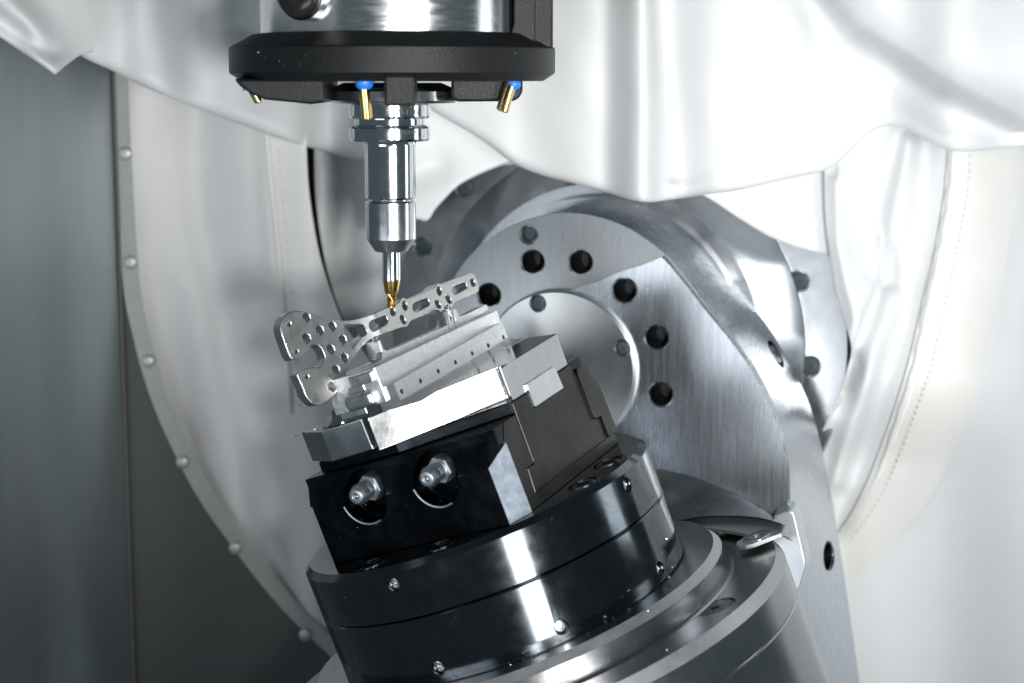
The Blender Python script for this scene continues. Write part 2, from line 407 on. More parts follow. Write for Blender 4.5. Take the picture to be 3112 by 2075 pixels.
# drape behind the spindle, upper left
def d_left(x, y):
    d = lin(x, [(120, 44.9), (300, 46.6), (520, 48.3), (800, 50.2), (1000, 49.2), (1250, 48.6)])
    d += ridge((x, y), [(340, -80), (345, 60), (370, 180)], -.6, 90, 60)
    d += ridge((x, y), [(455, -80), (445, 100), (440, 200)], .5, 45, 60)
    d += ridge((x, y), [(150, -60), (160, 100)], .8, 30, 30)
    d += ridge((x, y), [(562, -120), (560, 60)], 1.2, 40, 50) + ridge((x, y), [(750, 230), (745, 340)], 1.0, 50, 50)
    d += .1 * math.sin(x * .017 + y * .02)
    return d
t = thing('rear_fabric_cover', atD(600, 250, 49), 'white fabric cover sagging behind the spindle at the upper left', 'fabric cover')
drape('drape', [(138, 60), (150, 88), (183, 126), (220, 146), (255, 161), (304, 187), (410, 232), (516, 272), (627, 313), (723, 342), (831, 369), (900, 377), (1000, 382), (1100, 381), (1190, 377), (1280, 360)], lambda x: (x, -160), d_left, 'fabric', t, 110, 70, .35)
# small fold, far left
def d_tip(x, y): return lin(x, [(-1300, 24), (-500, 36), (-60, 42.6), (60, 43.6), (300, 45.6)]) + ridge((x, y), [(-40, -80), (60, 60), (128, 170)], -.9, 50, 40) + ridge((x, y), [(-60, 10), (20, 60), (110, 120)], .4, 20, 25) 
t = thing('hanging_fabric_corner', atD(100, 100, 48), 'pointed corner of white fabric hanging over the steel wall at the top left', 'fabric cover')
drape('drape', [(-1300, -60), (-700, -40), (-300, -10), (-90, 30), (-40, 62), (0, 86), (40, 113), (90, 146), (118, 166), (128, 171), (140, 160), (160, 144), (186, 126), (215, 120)], lambda x: (x * .8 + 10 if x > -90 else x + 28, -160 if x > -300 else -420), d_tip, 'fabric', t, 120, 50, .12)
# cloth wall on the left between strip and trunnion
def d_cl(x, y):
    d = (pan(x, y) - CAM).dot(FWD) + lin(x, [(250, .2), (420, .55), (560, .2), (620, .3), (715, -.1), (800, .2)])
    d += ridge((x, y), [(470, 150), (480, 500), (560, 900), (640, 1200)], .55, 60, 80)
    d += ridge((x, y), [(610, 250), (618, 500), (640, 800)], -.25, 22, 40)
    d += ridge((x, y), [(400, 650), (430, 1000), (470, 1030)], .2, 30, 40, True)
    d += .06 * math.sin(x * .03 + y * .006)
    return d + .1
t = thing('left_cloth_panel', atD(500, 900, 51.3), 'grey white cloth stretched between the riveted strip and the trunnion', 'cloth panel')
cl_edge = []
for k in range(0, 60, 4):
    d = (arcS[min(k + 1, 59)] - arcS[max(k - 1, 0)]).normalized(); q = arcS[k] + V((d.y, -d.x, 0)) * 4; cl_edge.append((q.x, q.y))
sheet('cloth', cl_edge, [(700, 200), (704, 340), (711, 450), (733, 580), (764, 680), (800, 760), (900, 900), (1000, 1100), (1100, 1300), (1150, 1650)], d_cl, 'cloth', t, 80, 90)
hemp = [atD(x, y, d_cl(x, y) - .05) for x, y in [(638, 270), (640, 340), (648, 440), (655, 520), (662, 600), (670, 690), (676, 790), (688, 950)]]
obj('piping', *tube([atD(x, y, d_cl(x, y) - .02) for x, y in [(612, 250), (614, 330), (622, 420), (632, 500), (642, 600), (650, 700), (656, 800), (668, 950)]], .09, 8), 'ivory', t)
v, f = [], []
hp = catmull(hemp, 60)
for k in range(0, 58, 2): v, f = merge((v, f), tube([hp[k], hp[k + 1]], .018, 5))
tag(obj('stitching', v, f, 'stitch', t), kind='stuff')
def d_cl2(x, y):
    d = lin(x, [(690, 53.2), (730, 52.4), (790, 52.9), (860, 52.2), (960, 52.6), (1100, 52.4)])
    d += ridge((x, y), [(770, 580), (830, 480), (960, 400)], .4, 60, 60) + ridge((x, y), [(745, 400), (760, 560), (800, 700)], -.3, 30, 30)
    return d
t = thing('cloth_behind_trunnion', atD(800, 600, 53), 'pale cloth with a diagonal fold showing between spindle and trunnion flange', 'cloth panel')
sheet('cloth', [(722, 200), (722, 340), (725, 450), (743, 580), (769, 680), (800, 760), (850, 900)], [(1250, 200), (1250, 340), (1250, 450), (1250, 580), (1250, 680), (1250, 760), (1250, 900)], d_cl2, 'fabric', t, 60, 50)
bw = [(-400, -300), (2900, -300), (2900, 2000), (-400, 2000)]
t = thing('gap_dark_sheet', atD(1176, 1500, 60), 'near-black sheet added behind the fabric to darken its gaps', 'wall')  # added sheet, its black replaces the shade behind the gaps
obj('sheet', *prism_pts([atD(x, y, 60) for x, y in bw], [atD(x, y, 60.5) for x, y in bw]), 'dark', t, smooth=0)
# right hand curtain with the stitched ivory band
def d_rc(x, y):
    d = lin(x, [(1850, 46.8), (1960, 46.8), (2150, 47.0), (2700, 43.0), (3300, 33)])
    d += lin(y, [(850, 0), (1080, 2.4)]) * lin(x, [(1900, 1), (2350, 0)])
    d += ridge((x, y), [(1925, 420), (1930, 560), (1965, 720), (1975, 800)], -.5, 24, 36)
    d += ridge((x, y), [(2075, 290), (2020, 440), (1988, 560), (2003, 625), (2032, 645)], .4, 22, 38)
    d += ridge((x, y), [(2028, 600), (2030, 640), (1995, 720), (1966, 800), (1930, 900)], .9, 10, 50)
    d += ridge((x, y), [(2090, 330), (2050, 640), (1980, 900), (1930, 1100)], -.5, 30, 30)
    d += ridge((x, y), [(2120, 290), (2075, 480), (2050, 640)], .3, 18, 30) + ridge((x, y), [(1950, 420), (1955, 560), (1972, 680)], .25, 18, 26, True)
    d += ridge((x, y), [(2045, 760), (2010, 900), (1960, 1040), (1925, 1160)], .25, 18, 34, True)
    d += ridge((x, y), [(2130, 300), (2105, 640), (2010, 950), (1915, 1200)], .3, 24, 30)
    return d
t = thing('right_fabric_curtain', atD(2100, 1200, 48), 'white fabric curtain with creases and a stitched ivory band right of the trunnion', 'curtain')
sheet('curtain', [(1890, 250), (1893, 440), (1897, 520), (1905, 580), (1920, 670), (1940, 740), (1955, 800), (1945, 850), (1925, 910), (1898, 965), (1880, 1015), (1870, 1100), (1850, 1250), (1700, 1700)], [(2640, 250), (2640, 440), (2640, 520), (2640, 580), (2640, 670), (2640, 740), (2640, 800), (2640, 850), (2640, 910), (2640, 965), (2640, 1015), (2640, 1100), (2640, 1250), (2640, 1700)], d_rc, 'fabric', t, 170, 120, .12)
bl = [(2178, 290), (2172, 420), (2150, 560), (2118, 700), (2085, 840), (2040, 980), (1990, 1110), (1935, 1210), (1830, 1330)]
br = [(2345, 290), (2345, 420), (2318, 560), (2290, 700), (2262, 840), (2215, 980), (2150, 1120), (2060, 1240), (1880, 1400)]
def d_band(x, y): return d_rc(x, y) - .16
sheet('ivory_band', bl, br, d_band, 'ivory', t, 24, 80)
A_, B_ = catmull([(*p, 0) for p in bl], 60), catmull([(*p, 0) for p in br], 60)
obj('seam_highlight', *tube([atD(a.x + (b.x - a.x) * .12, a.y + (b.y - a.y) * .12, d_band(a.x + (b.x - a.x) * .12, a.y) - .02) for a, b in list(zip(A_, B_))[:46]], [max(.01, (.19 + .03 * math.sin(k * 1.7)) * min(1, (45 - k) / 22) ** .6) for k in range(46)], 8), 'gloss', t)  # seam tube, whitened and tapered to paint the highlight along it
v, f = [], []
A_, B_ = catmull([(*p, 0) for p in bl], 160), catmull([(*p, 0) for p in br], 160)
st = [atD(a.x + (b.x - a.x) * .31, a.y + (b.y - a.y) * .31, d_band(a.x + (b.x - a.x) * .31, a.y) - .03) for a, b in zip(A_, B_)]
for k in range(0, 150, 2): v, f = merge((v, f), tube([st[k], st[k].lerp(st[k + 1], .9)], .026, 5))
tag(obj('stitching', v, f, 'stitch', t), kind='stuff')
# piece of fabric that hangs over the trunnion flange
def d_fl(x, y): return lin(x, [(1500, 46.6), (1850, 46.9), (1960, 47.5)]) + ridge((x, y), [(1640, 300), (1760, 430), (1850, 560)], -.35, 70, 90) + ridge((x, y), [(1860, 350), (1880, 590)], .25, 40, 40)
t = thing('fabric_flap', atD(1800, 520, 48.4), 'smooth white fabric flap covering the upper right of the trunnion flange', 'fabric cover')
drape('flap', [(1520, 380), (1600, 440), (1640, 464), (1700, 504), (1760, 540), (1810, 562), (1860, 577), (1905, 587), (1935, 592)], lambda x: (x, 180), d_fl, 'fabric', t, 60, 40, .12)
def d_f2(x, y): return 48.2 + ridge((x, y), [(760, 560), (900, 420), (1000, 380)], .3, 40, 40) + ridge((x, y), [(780, 430), (860, 540)], -.2, 30, 30)
t = thing('fabric_fold', atD(900, 480, 48), 'pale fabric fold covering the top left of the trunnion flange behind the tool holder', 'fabric cover')
drape('fold', [(846, 400), (848, 520), (856, 550), (900, 545), (950, 505), (981, 508), (1000, 482), (1021, 458), (1054, 426), (1100, 401), (1156, 378), (1230, 350)], lambda x: (max(x, 862), 150), d_f2, 'fabric', t, 60, 40, .1)
# ================================================================== TRUNNION (cradle, flange)
t = thing('trunnion_housing', C(.6, -3, 4.6), 'bright steel trunnion flange ring with socket bolts behind the cradle arm', 'machine flange')
def CF(dz): return lambda a, b, c: C(a + .1, b + .15, 4.4 - c)
fl = obj('flange_ring', *lathe([(5.3, -1.2), (6.8, -1.2), (6.8, -.05), (6.75, 0), (5.3, 0)], CF(0), 128, False), 'table', t)
obj('hub_cone', *lathe([(5.62, -.3), (5.62, .06), (5.58, .12), (4.62, .85), (4.55, .9), (4.2, .9), (4.2, 1.5)], CF(0), 128), 'hub', t)
sock = proto('flange_bolt', *lathe([(.235, -.2), (.235, -.03), (.22, -.02), (.07, -.02), (.055, -.05), (.02, -.05)], LOC, 28), 'boltblue', 40)
cuts = []; bp = []
for u, v_ in [(1283.4, 750.8), (1409.7, 567), (2428, 854), (2461.7, 1114)]:
    p = hit(u, v_, C(0, 0, 4.4), CN); bp.append(p); cuts.append((p, CN, .25, .3, .07))
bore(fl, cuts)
for p in bp: put(sock, 'flange_bolt', place(p - CN * .03, CN), t)

t = thing('cradle_arm', C(1, -6, 1.8), 'large rounded bright steel cradle arm plate with a ring of dark bolt holes', 'machine cradle')
arcp = [(.2 + 3.78 * math.cos(a), .33 + 3.78 * math.sin(a)) for a in [math.radians(205 - (205 - 62) * k / 30) for k in range(31)]]
frontR = [(2.78, 3.12), (3.36, 2.5), (3.92, 1.83), (4.52, 1.15), (5.07, .45), (5.4, -.1), (5.65, -.6), (5.86, -1.08), (6.02, -1.55), (6.11, -1.95), (6.16, -2.4), (6.19, -3.75), (6.19, -6), (6.19, -10)]
backR = [(2.85, 3.2), (3.4, 2.6), (3.95, 1.95), (4.55, 1.2), (5.1, .42), (5.42, -.15), (5.7, -.62), (5.93, -1.1), (6.12, -1.6), (6.25, -2.05), (6.38, -2.5), (6.66, -3.75), (7.08, -6), (7.75, -10)]
lowL = [(-3.25, -10), (-3.25, -1.35)]
fr = arcp + frontR + lowL; bk = arcp + backR + lowL
def smooth2(pts, n): return [(q.x, q.y) for q in catmull([(*p, 0) for p in pts], n)]
frd = [p for p in arcp] + smooth2([arcp[-1]] + frontR, 70)[1:]
bkd = [p for p in arcp] + smooth2([arcp[-1]] + backR, 70)[1:]
def inset(poly, w):
    out = []
    for i, p in enumerate(poly):
        a, b = poly[max(i - 1, 0)], poly[min(i + 1, len(poly) - 1)]; dx, dy = b[0] - a[0], b[1] - a[1]; L = math.hypot(dx, dy)
        out.append((p[0] + dy / L * w, p[1] - dx / L * w))
    return out
rings_ = [(inset(frd, .09), -.07), (inset(frd, .025), -.03), (frd, .06), (bkd, 3.6)]
vv = []; ff = []; nn_ = len(frd) + 2
for pts2, tt in rings_:
    vv += [C(h, z, tt) for h, z in pts2] + [C(h, z, tt) for h, z in lowL]
for r_ in range(3):
    for i in range(nn_): ff.append([r_ * nn_ + i, r_ * nn_ + (i + 1) % nn_, (r_ + 1) * nn_ + (i + 1) % nn_, (r_ + 1) * nn_ + i])
ff.append(list(range(nn_))); ff.append(list(range(3 * nn_, 4 * nn_))[::-1])
arm = obj('arm_plate', vv, ff, 'cradle', t, smooth=22)
bigh0 = None
bigh = [(1998, 1024), (2009.4, 1197), (1900, 881.4), (1762, 797.7), (1615.6, 796), (1485, 897)]
# the upper part of the face is cut back and tilted by two degrees in darker steel, to read darker than the lower part
pl = []
for u, v_ in [(1736, 880), (1780, 866), (1828, 851), (1860, 836), (1900, 820), (1960, 803), (2020, 777)]:
    p = hit(u, v_, P0, CN) - P0; pl.append((p.dot(CH), p.z))
big_arc = [(.2 + 4.6 * math.cos(a), .33 + 4.6 * math.sin(a)) for a in [math.radians(205 - (205 - 50) * k / 20) for k in range(21)]]
upp = big_arc + [(pl[-1][0] + .6, pl[-1][1] + .25)] + pl[::-1] + [(2.0 * math.cos(a), 2.0 * math.sin(a)) for a in [math.radians(82 + 188 * k / 18) for k in range(19)]] + [(-.02, -2.3), (-.02, -2.6), (-4.5, -2.6)]
cut(arm, [prism_pts([C(h, z, -1) for h, z in upp], [C(h, z, .04 * (z - 1.2)) for h, z in upp])], 22, 'cradle2')
cuts = []; pts = []
for k, (u, v_) in enumerate(bigh):
    p = hit(u, v_, P0, CN); z_ = (p - P0).z; up_ = k > 2; pts.append(p)
    p = p - CN * (.04 * (z_ - 1.2) if up_ else -.07); cuts.append((p, CN, .31, 1.2, .045))
p2 = hit(1603, 713, P0, CN); p2 = p2 - CN * (.04 * ((p2 - P0).z - 1.2)); cuts.append((p2, CN, .2, .5, .07))
q = C(0, 0, 0) + CH * 5.42 + CZ * .38 - CN * 2.79
nside = (CH * .85 + CZ * .5).normalized()
cuts.append((q, nside, .42, .8, .03))
q2 = C(6.755, -5.2, 2.75)
nb2 = (CH + CN * .13 + CZ * .07).normalized(); cuts.append((q2, nb2, .4, .9, .03))
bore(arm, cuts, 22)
hs = proto('socket_screw', *lathe([(.29, -.3), (.29, .0), (.26, .04), (.14, .04), (.14, -.2)], LOC, 28), 'screwdark', 40)
dp = proto('hole_bottom', *lathe([(.30, -.1), (.30, 0), (.12, 0), (.1, -.05)], LOC, 24), 'knobm', 40)
for p in pts: put(dp, 'hole_bottom', place(p - CN * 1.12, CN), t)
put(sock, 'grub_screw', place(p2 - CN * .2, CN, None), t)
put(hs, 'side_screw', place(q - nside * .3, nside), t); put(hs, 'side_screw', place(q2 - nb2 * .45, nb2), t)
cap = obj('end_cap', *lathe([(2.12, -.3), (2.12, .2), (2.05, .27), (1.2, .275), (.6, .278), (.1, .28)], LOC, 96), 'cap', None, smooth=30)
cps = [hit(u, v_, C(0, 0, -.28), CN) for u, v_ in [(1634, 922), (1891.8, 1057.7)]]
mcap = place(C(0, 0, 0), CN, CH); inv = mcap.inverted()
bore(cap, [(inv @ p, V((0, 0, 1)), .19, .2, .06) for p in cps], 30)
cap.parent = t; mcap.translation = mcap.translation - t.location; cap.matrix_basis = mcap
cb = proto('cap_screw', *lathe([(.175, -.2), (.175, -.03), (.16, -.02), (.06, -.02), (.05, -.05), (.02, -.05)], LOC, 28), 'boltblue', 40)
for p in cps: put(cb, 'cap_screw', place(p - CN * .04, CN), t)
# lower web between arm and table housing
wa = [hit(u, v_, C(0, 0, -.1), CN) for u, v_ in [(1960, 1420), (2040, 1434), (2120, 1455), (2230, 1500), (2310, 1543), (2372, 1583)]]
wb = [hit(u, v_, O - N * 2.75, N) for u, v_ in [(1960, 1590), (2043, 1584), (2130, 1570), (2230, 1567), (2310, 1573), (2372, 1590)]]
v = []; f = []
A_, B_ = catmull(wa, 24), catmull(wb, 24)
for a, b in zip(A_, B_):
    for k in range(9):
        s = k / 8; p = a.lerp(b, s) - CN * (-.0) + (CN * -.5 - N * .45) * math.sin(math.pi * s) * .5; v.append(p)
for i in range(23):
    for k in range(8): f.append([i * 9 + k, i * 9 + k + 1, (i + 1) * 9 + k + 1, (i + 1) * 9 + k])
nb = len(v); v += [p - N * .4 - CN * .2 for p in v]; f += [[nb + i for i in q_] for q_ in f]
obj('web', v, f, 'castgrey', t, smooth=40)
bk_ = [hit(u, v_, C(0, 0, -.75), CN) for u, v_ in Z4((1375, 265), (1470, 222), (1560, 200), (1600, 212), (1630, 270), (1690, 520), (1758, 810), (1750, 900), (1700, 1060), (1640, 1245), (1560, 1050), (1510, 790), (1480, 720), (1390, 600), (1330, 530), (1340, 400))]
obj('corner_bracket', *prism_pts(bk_, [p - CN * .8 + N * .06 for p in bk_]), 'lightalu', t, smooth=35, bevel=.07, seg=3)

# ================================================================== ROTARY TABLE
t = thing('rotary_table', O - N * 6, 'stepped turned steel rotary table disc leaning with the clamping chuck on it', 'rotary table')
house = obj('housing', *lathe([(6.26, -12), (6.26, -4.22), (6.23, -4.19), (6.20, -4.19), (6.20, -4.16), (6.26, -4.14), (6.263, -3.43), (6.117, -3.18), (6.11, -3.173), (5.22, -3.173), (5.2, -3.2), (5.0, -3.2)], TE, 180), 'table', t, smooth=25)
obj('table_disc', *lathe([(5.12, -3.26), (5.12, -3.2), (5.06, -3.17), (5.0, -3.19), (5.0, -2.71), (4.99, -2.71), (4.86, -2.55), (4.855, -2.53), (3, -2.53)], TE, 180), 'table', t, smooth=25)
obj('disc_bevel', *lathe([(4.98, -2.73), (5.003, -2.707), (4.86, -2.525), (4.84, -2.54)], TE, 180, False), 'matte', t, smooth=25)
obj('housing_bevel', *lathe([(6.24, -3.45), (6.267, -3.43), (6.119, -3.168), (6.10, -3.19)], TE, 180, False), 'matte', t, smooth=25)
plugs = [TE(4.29, -3.22, -3.173), TE(5.16, 2.08, -3.173)]
cut(house, [lathe([(.47, -.25), (.47, .2)], axisF(p, N), 40) for p in plugs], 25)
pm = proto('plug', *lathe([(.455, -.2), (.455, -.06), (.43, -.035), (.12, -.035), (.1, -.06)], LOC, 40), 'knob', 30)
for p in plugs: put(pm, 'plug', place(p, N), t)
side = [(-6.262, 0), (-6.262, 6.4), (6.45, 6.4), (6.3, 3), (6.262, 0)]
obj('side_cheek', *prism(side, TE, -13, -4.23), 'cradle', t, smooth=30)
cv = [hit(u, v_, O - N * 2.95, N) for u, v_ in Z4((40, 380), (170, 352), (350, 310), (600, 278), (800, 268), (1000, 275), (1200, 300), (1390, 335), (1470, 345), (1515, 372), (1490, 430), (1465, 470), (1300, 530), (1150, 590), (1040, 618), (960, 622), (925, 605), (935, 575), (1000, 530), (1065, 492), (1000, 470), (880, 440), (700, 420), (450, 392), (250, 480))]
cvr = obj('cover_plate', *prism_pts([p for p in cv], [p - N * .1 for p in cv]), 'coverm', t, smooth=30, bevel=.02)
pw = hit(2301, 1633, O - N * 2.95, N)
obj('washer', *lathe([(.34, -.01), (.34, .03), (.31, .045), (.19, .045), (.19, -.01)], axisF(pw, N), 36, False), 'satin', t)
obj('washer_screw', *lathe([(.18, -.05), (.18, .0), (.1, .0), (.1, -.04)], axisF(pw, N), 28), 'screwdark', t)

# ================================================================== CHUCK (two black discs)
t = thing('zero_point_chuck', O - N * 2.53, 'two stacked black round clamping plates with a blue sheen and grub screws', 'clamping chuck')
R0 = 4.153
up = obj('upper_plate', *lathe([(3.6, -1.06), (R0 - .05, -1.06), (R0, -1.03), (R0, 0), (4.0, .13), (3, .13)], TE, 200), 'oxide', t, smooth=25)
lo = obj('lower_plate', *lathe([(3.9, -2.6), (4.08, -2.6), (4.08, -2.5), (R0, -2.47), (R0, -1.12), (R0 - .04, -1.075), (3.0, -1.075)], TE, 200), 'oxide', t, smooth=25)
grub = proto('grub_screw', *merge(lathe([(.135, -.2), (.135, -.04), (.11, -.03), (.07, -.03), (.055, -.05), (.055, -.12)], LOC, 24)), 'satin', 40)
for plate, lst in ((up, [(-116.68, -.25), (-33.57, -.25)]), (lo, [(-112.78, -2.22), (-73.85, -2.25), (-32.69, -2.26)])):
    fr_ = []
    for az, h in lst:
        a = math.radians(az); d = E1 * math.cos(a) + E2 * math.sin(a); fr_.append((O + d * R0 + N * h, d))
    cut(plate, [lathe([(.145, -.3), (.145, -.03), (.18, .03)], axisF(p, d), 28) for p, d in fr_], 25)
    for p, d in fr_: put(grub, 'grub_screw', place(p - d * .05, d), t)
ts = [(-.61, -3.5), (1.09, -3.26), (3.43, -.82), (3.36, .58)]
cut(up, [lathe([(.33, -.12), (.33, .2)], axisF(T(x, y, .13), N), 36) for x, y in ts], 25)
cs = proto('cap_screw', *merge(lathe([(.29, -.1), (.29, -.03), (.26, .0), (.15, .0)], LOC, 32, False), lathe([(.15, 0), (.15, -.1), (.01, -.1)], LOC, 6, False), lathe([(.36, .0), (.36, .012), (.33, .012), (.33, .0)], LOC, 36, False)), 'screwdark', 35)
for x, y in ts: put(cs, 'cap_screw', place(T(x, y, .132), N, X + Y * .4), t)

# ================================================================== VISE
t = thing('machine_vise', T(.3, -.3, .13), 'black self centring vise with steel jaws and two zinc grease nipples', 'machine vise')
prof = [(-2.86, .132), (-2.86, 1.37), (-2.62, 1.92), (-2.62, 2.1), (1.95, 2.1), (2.2, 1.66), (2.2, .132)]
v, f = [], []
xL, xR = -2.25, 2.86
ch = .45
def YZ(y, z, x): return T(x, y, z)
fp = [(-2.25, -2.5), (-2.1, -2.86), (xR - .33, -2.86), (xR, -2.5), (xR, 2.2), (-2.25, 2.2)]
lower = obj('vise_base', *prism(prof, YZ, xL, xR - .03), 'oxide2', t, smooth=20, bevel=.02, seg=1)
# corner chamfer (cut away) and the two nipple pockets
cpl = [(2.58, -3.06), (3.4, -3.06), (3.4, -1.86), (3.06, -1.86)]
cc = prism_pts([T(x, y, -.3) for x, y in cpl], [T(x, y, 3) for x, y in cpl])
lc = prism_pts([T(x, y, -.3) for x, y in [(-2.02, -3.0), (-2.5, -3.0), (-2.5, -2.4)]], [T(x, y, 1.5) for x, y in [(-2.02, -3.0), (-2.5, -3.0), (-2.5, -2.4)]])
pk = [lathe([(.60, -.1), (.60, .7), (.56, .74)], axisF(T(x, -3.1, 1.43), Y), 48) for x in (-.68, 1.27)]
cut(lower, [cc, lc] + pk, 20)
q1 = tloc(hit(1488, 1411, T(0, -2.86, 0), Y)); q4 = tloc(hit(1533, 1343, T(2.89, 0, 0), X))
cq = [(2.662, -2.858, .14), (2.898, -2.268, .14), (2.898, -2.268, 1.72), (2.662, -2.858, 1.40)]
cm = (Y * -.24 + X * .6).normalized()
obj('corner_chamfer', *prism_pts([T(*p) + cm * .008 for p in cq], [T(*p) - cm * .08 for p in cq]), 'barechamfer', t, smooth=0)
upb = obj('vise_slide', *prism([(-1.85, -2.45), (.35, -2.45), (2.35, -1.6), (2.8, -1.42), (2.8, 2.0), (-1.85, 2.0)], T, 2.103, 2.37), 'oxide2', t, smooth=20, bevel=.03)
ep = [(-1.44, 2.34), (-1.46, 1.0), (-1.50, .95), (-1.77, .95), (-1.82, .42), (1.79, .42), (1.78, .92), (1.52, .96), (1.46, 2.08), (1.37, 2.33), (.71, 2.33), (.71, 1.98), (-.70, 1.98), (-.70, 2.34)]
obj('end_cover', *prism(ep, YZ, xR - .06, xR), 'oxide3', t, smooth=0, bevel=.012, seg=1)
obj('end_frame', *prism([(-2.22, .135), (2.2, .135), (2.2, .40), (1.82, .40), (-1.86, .40), (-1.78, .98), (-1.47, .98), (-1.47, 2.09), (-2.0, 2.09), (-2.24, 1.74), (-2.24, .135)], YZ, xR - .3, xR - .012), 'oxide3', t, smooth=0, bevel=.01, seg=1)
obj('rear_rail', *prism([(1.47, .98), (1.47, 2.09), (1.5, 2.2), (1.95, 2.11), (2.05, 1.88), (2.2, 1.66), (2.24, .42), (1.8, .42), (1.8, .94), (1.55, .97)], YZ, xR - .5, xR + .07), 'oxide3', t, smooth=0, bevel=.02)
key = obj('jaw_key', *prism([(-.66, 2.53), (.64, 2.53), (.69, 1.995), (-.69, 1.995), (-.69, 2.28)], YZ, xR - .2, xR + .045), 'alu', t, smooth=0, bevel=.015)
for x in (-.68, 1.27):
    obj('pocket_glint', *tube([T(x + .6 * math.cos(math.radians(a)), -2.862, 1.43 + .6 * math.sin(math.radians(a))) for a in range(188, 292, 6)], .026, 6), 'zinc', t, smooth=60)  # pale tube added as the glint along the pocket's lower edge
# jaws
jp = [(.27, -2.97), (2.50, -1.00), (2.62, -.96), (2.79, -.96), (2.83, -1.34), (2.83, 1.30), (2.77, 1.42), (1.2, 2.3), (.27, 2.3)]
fil = [(1.0, 3.62), (1.0, 3.25)] + [(1.5 - .5 * math.cos(a), 3.25 - .135 * math.sin(a)) for a in [math.radians(90 * k / 8) for k in range(1, 9)]]
jaw = t
jr = obj('steel_jaw', *merge(prism(jp, T, 2.37, 3.11)), 'jaw', t, smooth=30, bevel=.025, seg=2)
rail = [(.46, 3.10), (.46, 3.60)] + fil + [(1.5, 3.10)]
def XZ(x, z, y): return T(x, y, z)
rl = obj('clamping_rail', *prism(rail, XZ, -2.62, 2.25), 'alu', jr, smooth=30)
rh = [(-2.46, 3.39), (-1.68, 3.38), (-.92, 3.37), (-.17, 3.35), (.59, 3.33), (1.33, 3.30), (2.07, 3.29)]
cut(rl, [lathe([(.055, -.2), (.055, .1)], axisF(T(1.0, y, z), X), 16) for y, z in rh], 30)
jl = [(-2.25, -2.13), (-1.19, -2.79), (-.16, -2.61), (.0, -2.36), (.0, 2.2), (-1.2, 2.5), (-2.25, 1.7)]
j2 = obj('steel_jaw', *prism(jl, T, 2.37, 3.08), 'jaw', t, smooth=30, bevel=.02)
rail2 = [(.42, 3.085), (.42, 3.52), (-.66, 3.52), (-.87, 3.4)] + [(-1.25 + .38 * math.cos(a), 3.38 - .29 * math.sin(a)) for a in [math.radians(90 * k / 6) for k in range(1, 7)]]
obj('clamping_rail', *prism(rail2, XZ, -2.60, 2.2), 'jaw', j2, smooth=30)
# grease nipples
for x in (-.50, 1.42):
    A = axisF(T(x, -2.42, 1.60), -Y)
    hx = merge(prism(hexpoly(.31, .3), A, 0, .40))
    np_ = obj('grease_nipple', *hx, 'zinc', t, smooth=0, bevel=.025)
    obj('neck', *lathe([(.2, .38), (.2, .46), (.165, .52), (.165, .57), (.2, .61), (.225, .66), (.225, .76), (.17, .90), (.15, .92), (.09, .92), (.08, .905), (.06, .905), (.05, .86)], A, 32), 'zinc', np_, smooth=50)
    obj('ball_valve', *lathe([(.05, .86), (.04, .89), (.02, .905)], A, 16), 'satin', np_, smooth=60)

# ================================================================== WORKPIECE
def onx(u, v_, x):
    q = tloc(hit(u, v_, T(x, 0, 0), X)); return (q.y, q.z)
BX = .1
def bend(y):      # head of the plate curls away from the straight shank
    return 0.0 if y > -1.1 else -.30 * (-1.1 - y) ** 1.25 * 1.0
def bone_sz(u, v_):
    x = BX
    for _ in range(30):
        y, z = onx(u, v_, x); x = x * .4 + .6 * (BX + bend(y))
    return (y, z)
ol = Z1((122, 780), (130, 715), (150, 655), (190, 610), (240, 580), (300, 563), (360, 563), (430, 575), (520, 600), (620, 635), (720, 660), (800, 677), (870, 684), (940, 681), (1000, 672), (1080, 655), (1200, 610), (1330, 556), (1390, 528), (1440, 512), (1500, 492), (1530, 470), (1548, 440), (1570, 415), (1600, 408), (1625, 420), (1645, 432), (1700, 408), (1820, 355), (1935, 303), (1965, 280), (1985, 255), (2005, 238), (2030, 238), (2050, 247), (2200, 185), (2352, 132))
ol += Z2((500, 112), (530, 113), (552, 125), (575, 160), (595, 215), (606, 270), (610, 310), (600, 338), (560, 358), (350, 450), (322, 468), (308, 495), (295, 530), (250, 548), (200, 560), (165, 578), (140, 572))
ol += Z1((2000, 564), (1975, 566), (1850, 618), (1700, 680), (1675, 698), (1655, 733), (1637, 755), (1605, 762), (1560, 770), (1360, 840), (1290, 870), (1210, 905), (1140, 960), (1080, 1020), (1020, 1095), (970, 1175), (930, 1255), (905, 1335), (890, 1400), (870, 1450), (840, 1500))
ol += Z3((510, 25), (450, 92), (380, 152), (320, 192), (280, 210), (230, 200), (180, 172), (130, 122), (100, 66), (82, 10))
ol += Z1((370, 1440), (342, 1375), (320, 1330), (328, 1305), (352, 1285), (395, 1265), (450, 1247), (520, 1238), (580, 1232), (622, 1210), (645, 1165), (656, 1120), (645, 1070), (615, 1015), (580, 980), (540, 967), (505, 975), (478, 1010), (450, 1050), (410, 1090), (365, 1118), (320, 1138), (285, 1152), (258, 1140), (232, 1105), (205, 1040), (168, 930), (138, 845))
def ell(cx, cy, rx, ry, n=12, sh=0, pw=1):
    return Z1(*[(cx + rx * math.cos(a) + sh * math.sin(a) * ry, cy + ry * math.sin(a)) for a in [2 * math.pi * k / n for k in range(n)]])
def hexh(cx, cy, rx, ry):
    return Z1((cx - rx * .15, cy - ry), (cx + rx * .8, cy - ry * .45), (cx + rx, cy + ry * .35), (cx + rx * .3, cy + ry), (cx - rx * .75, cy + ry * .5), (cx - rx, cy - ry * .4))
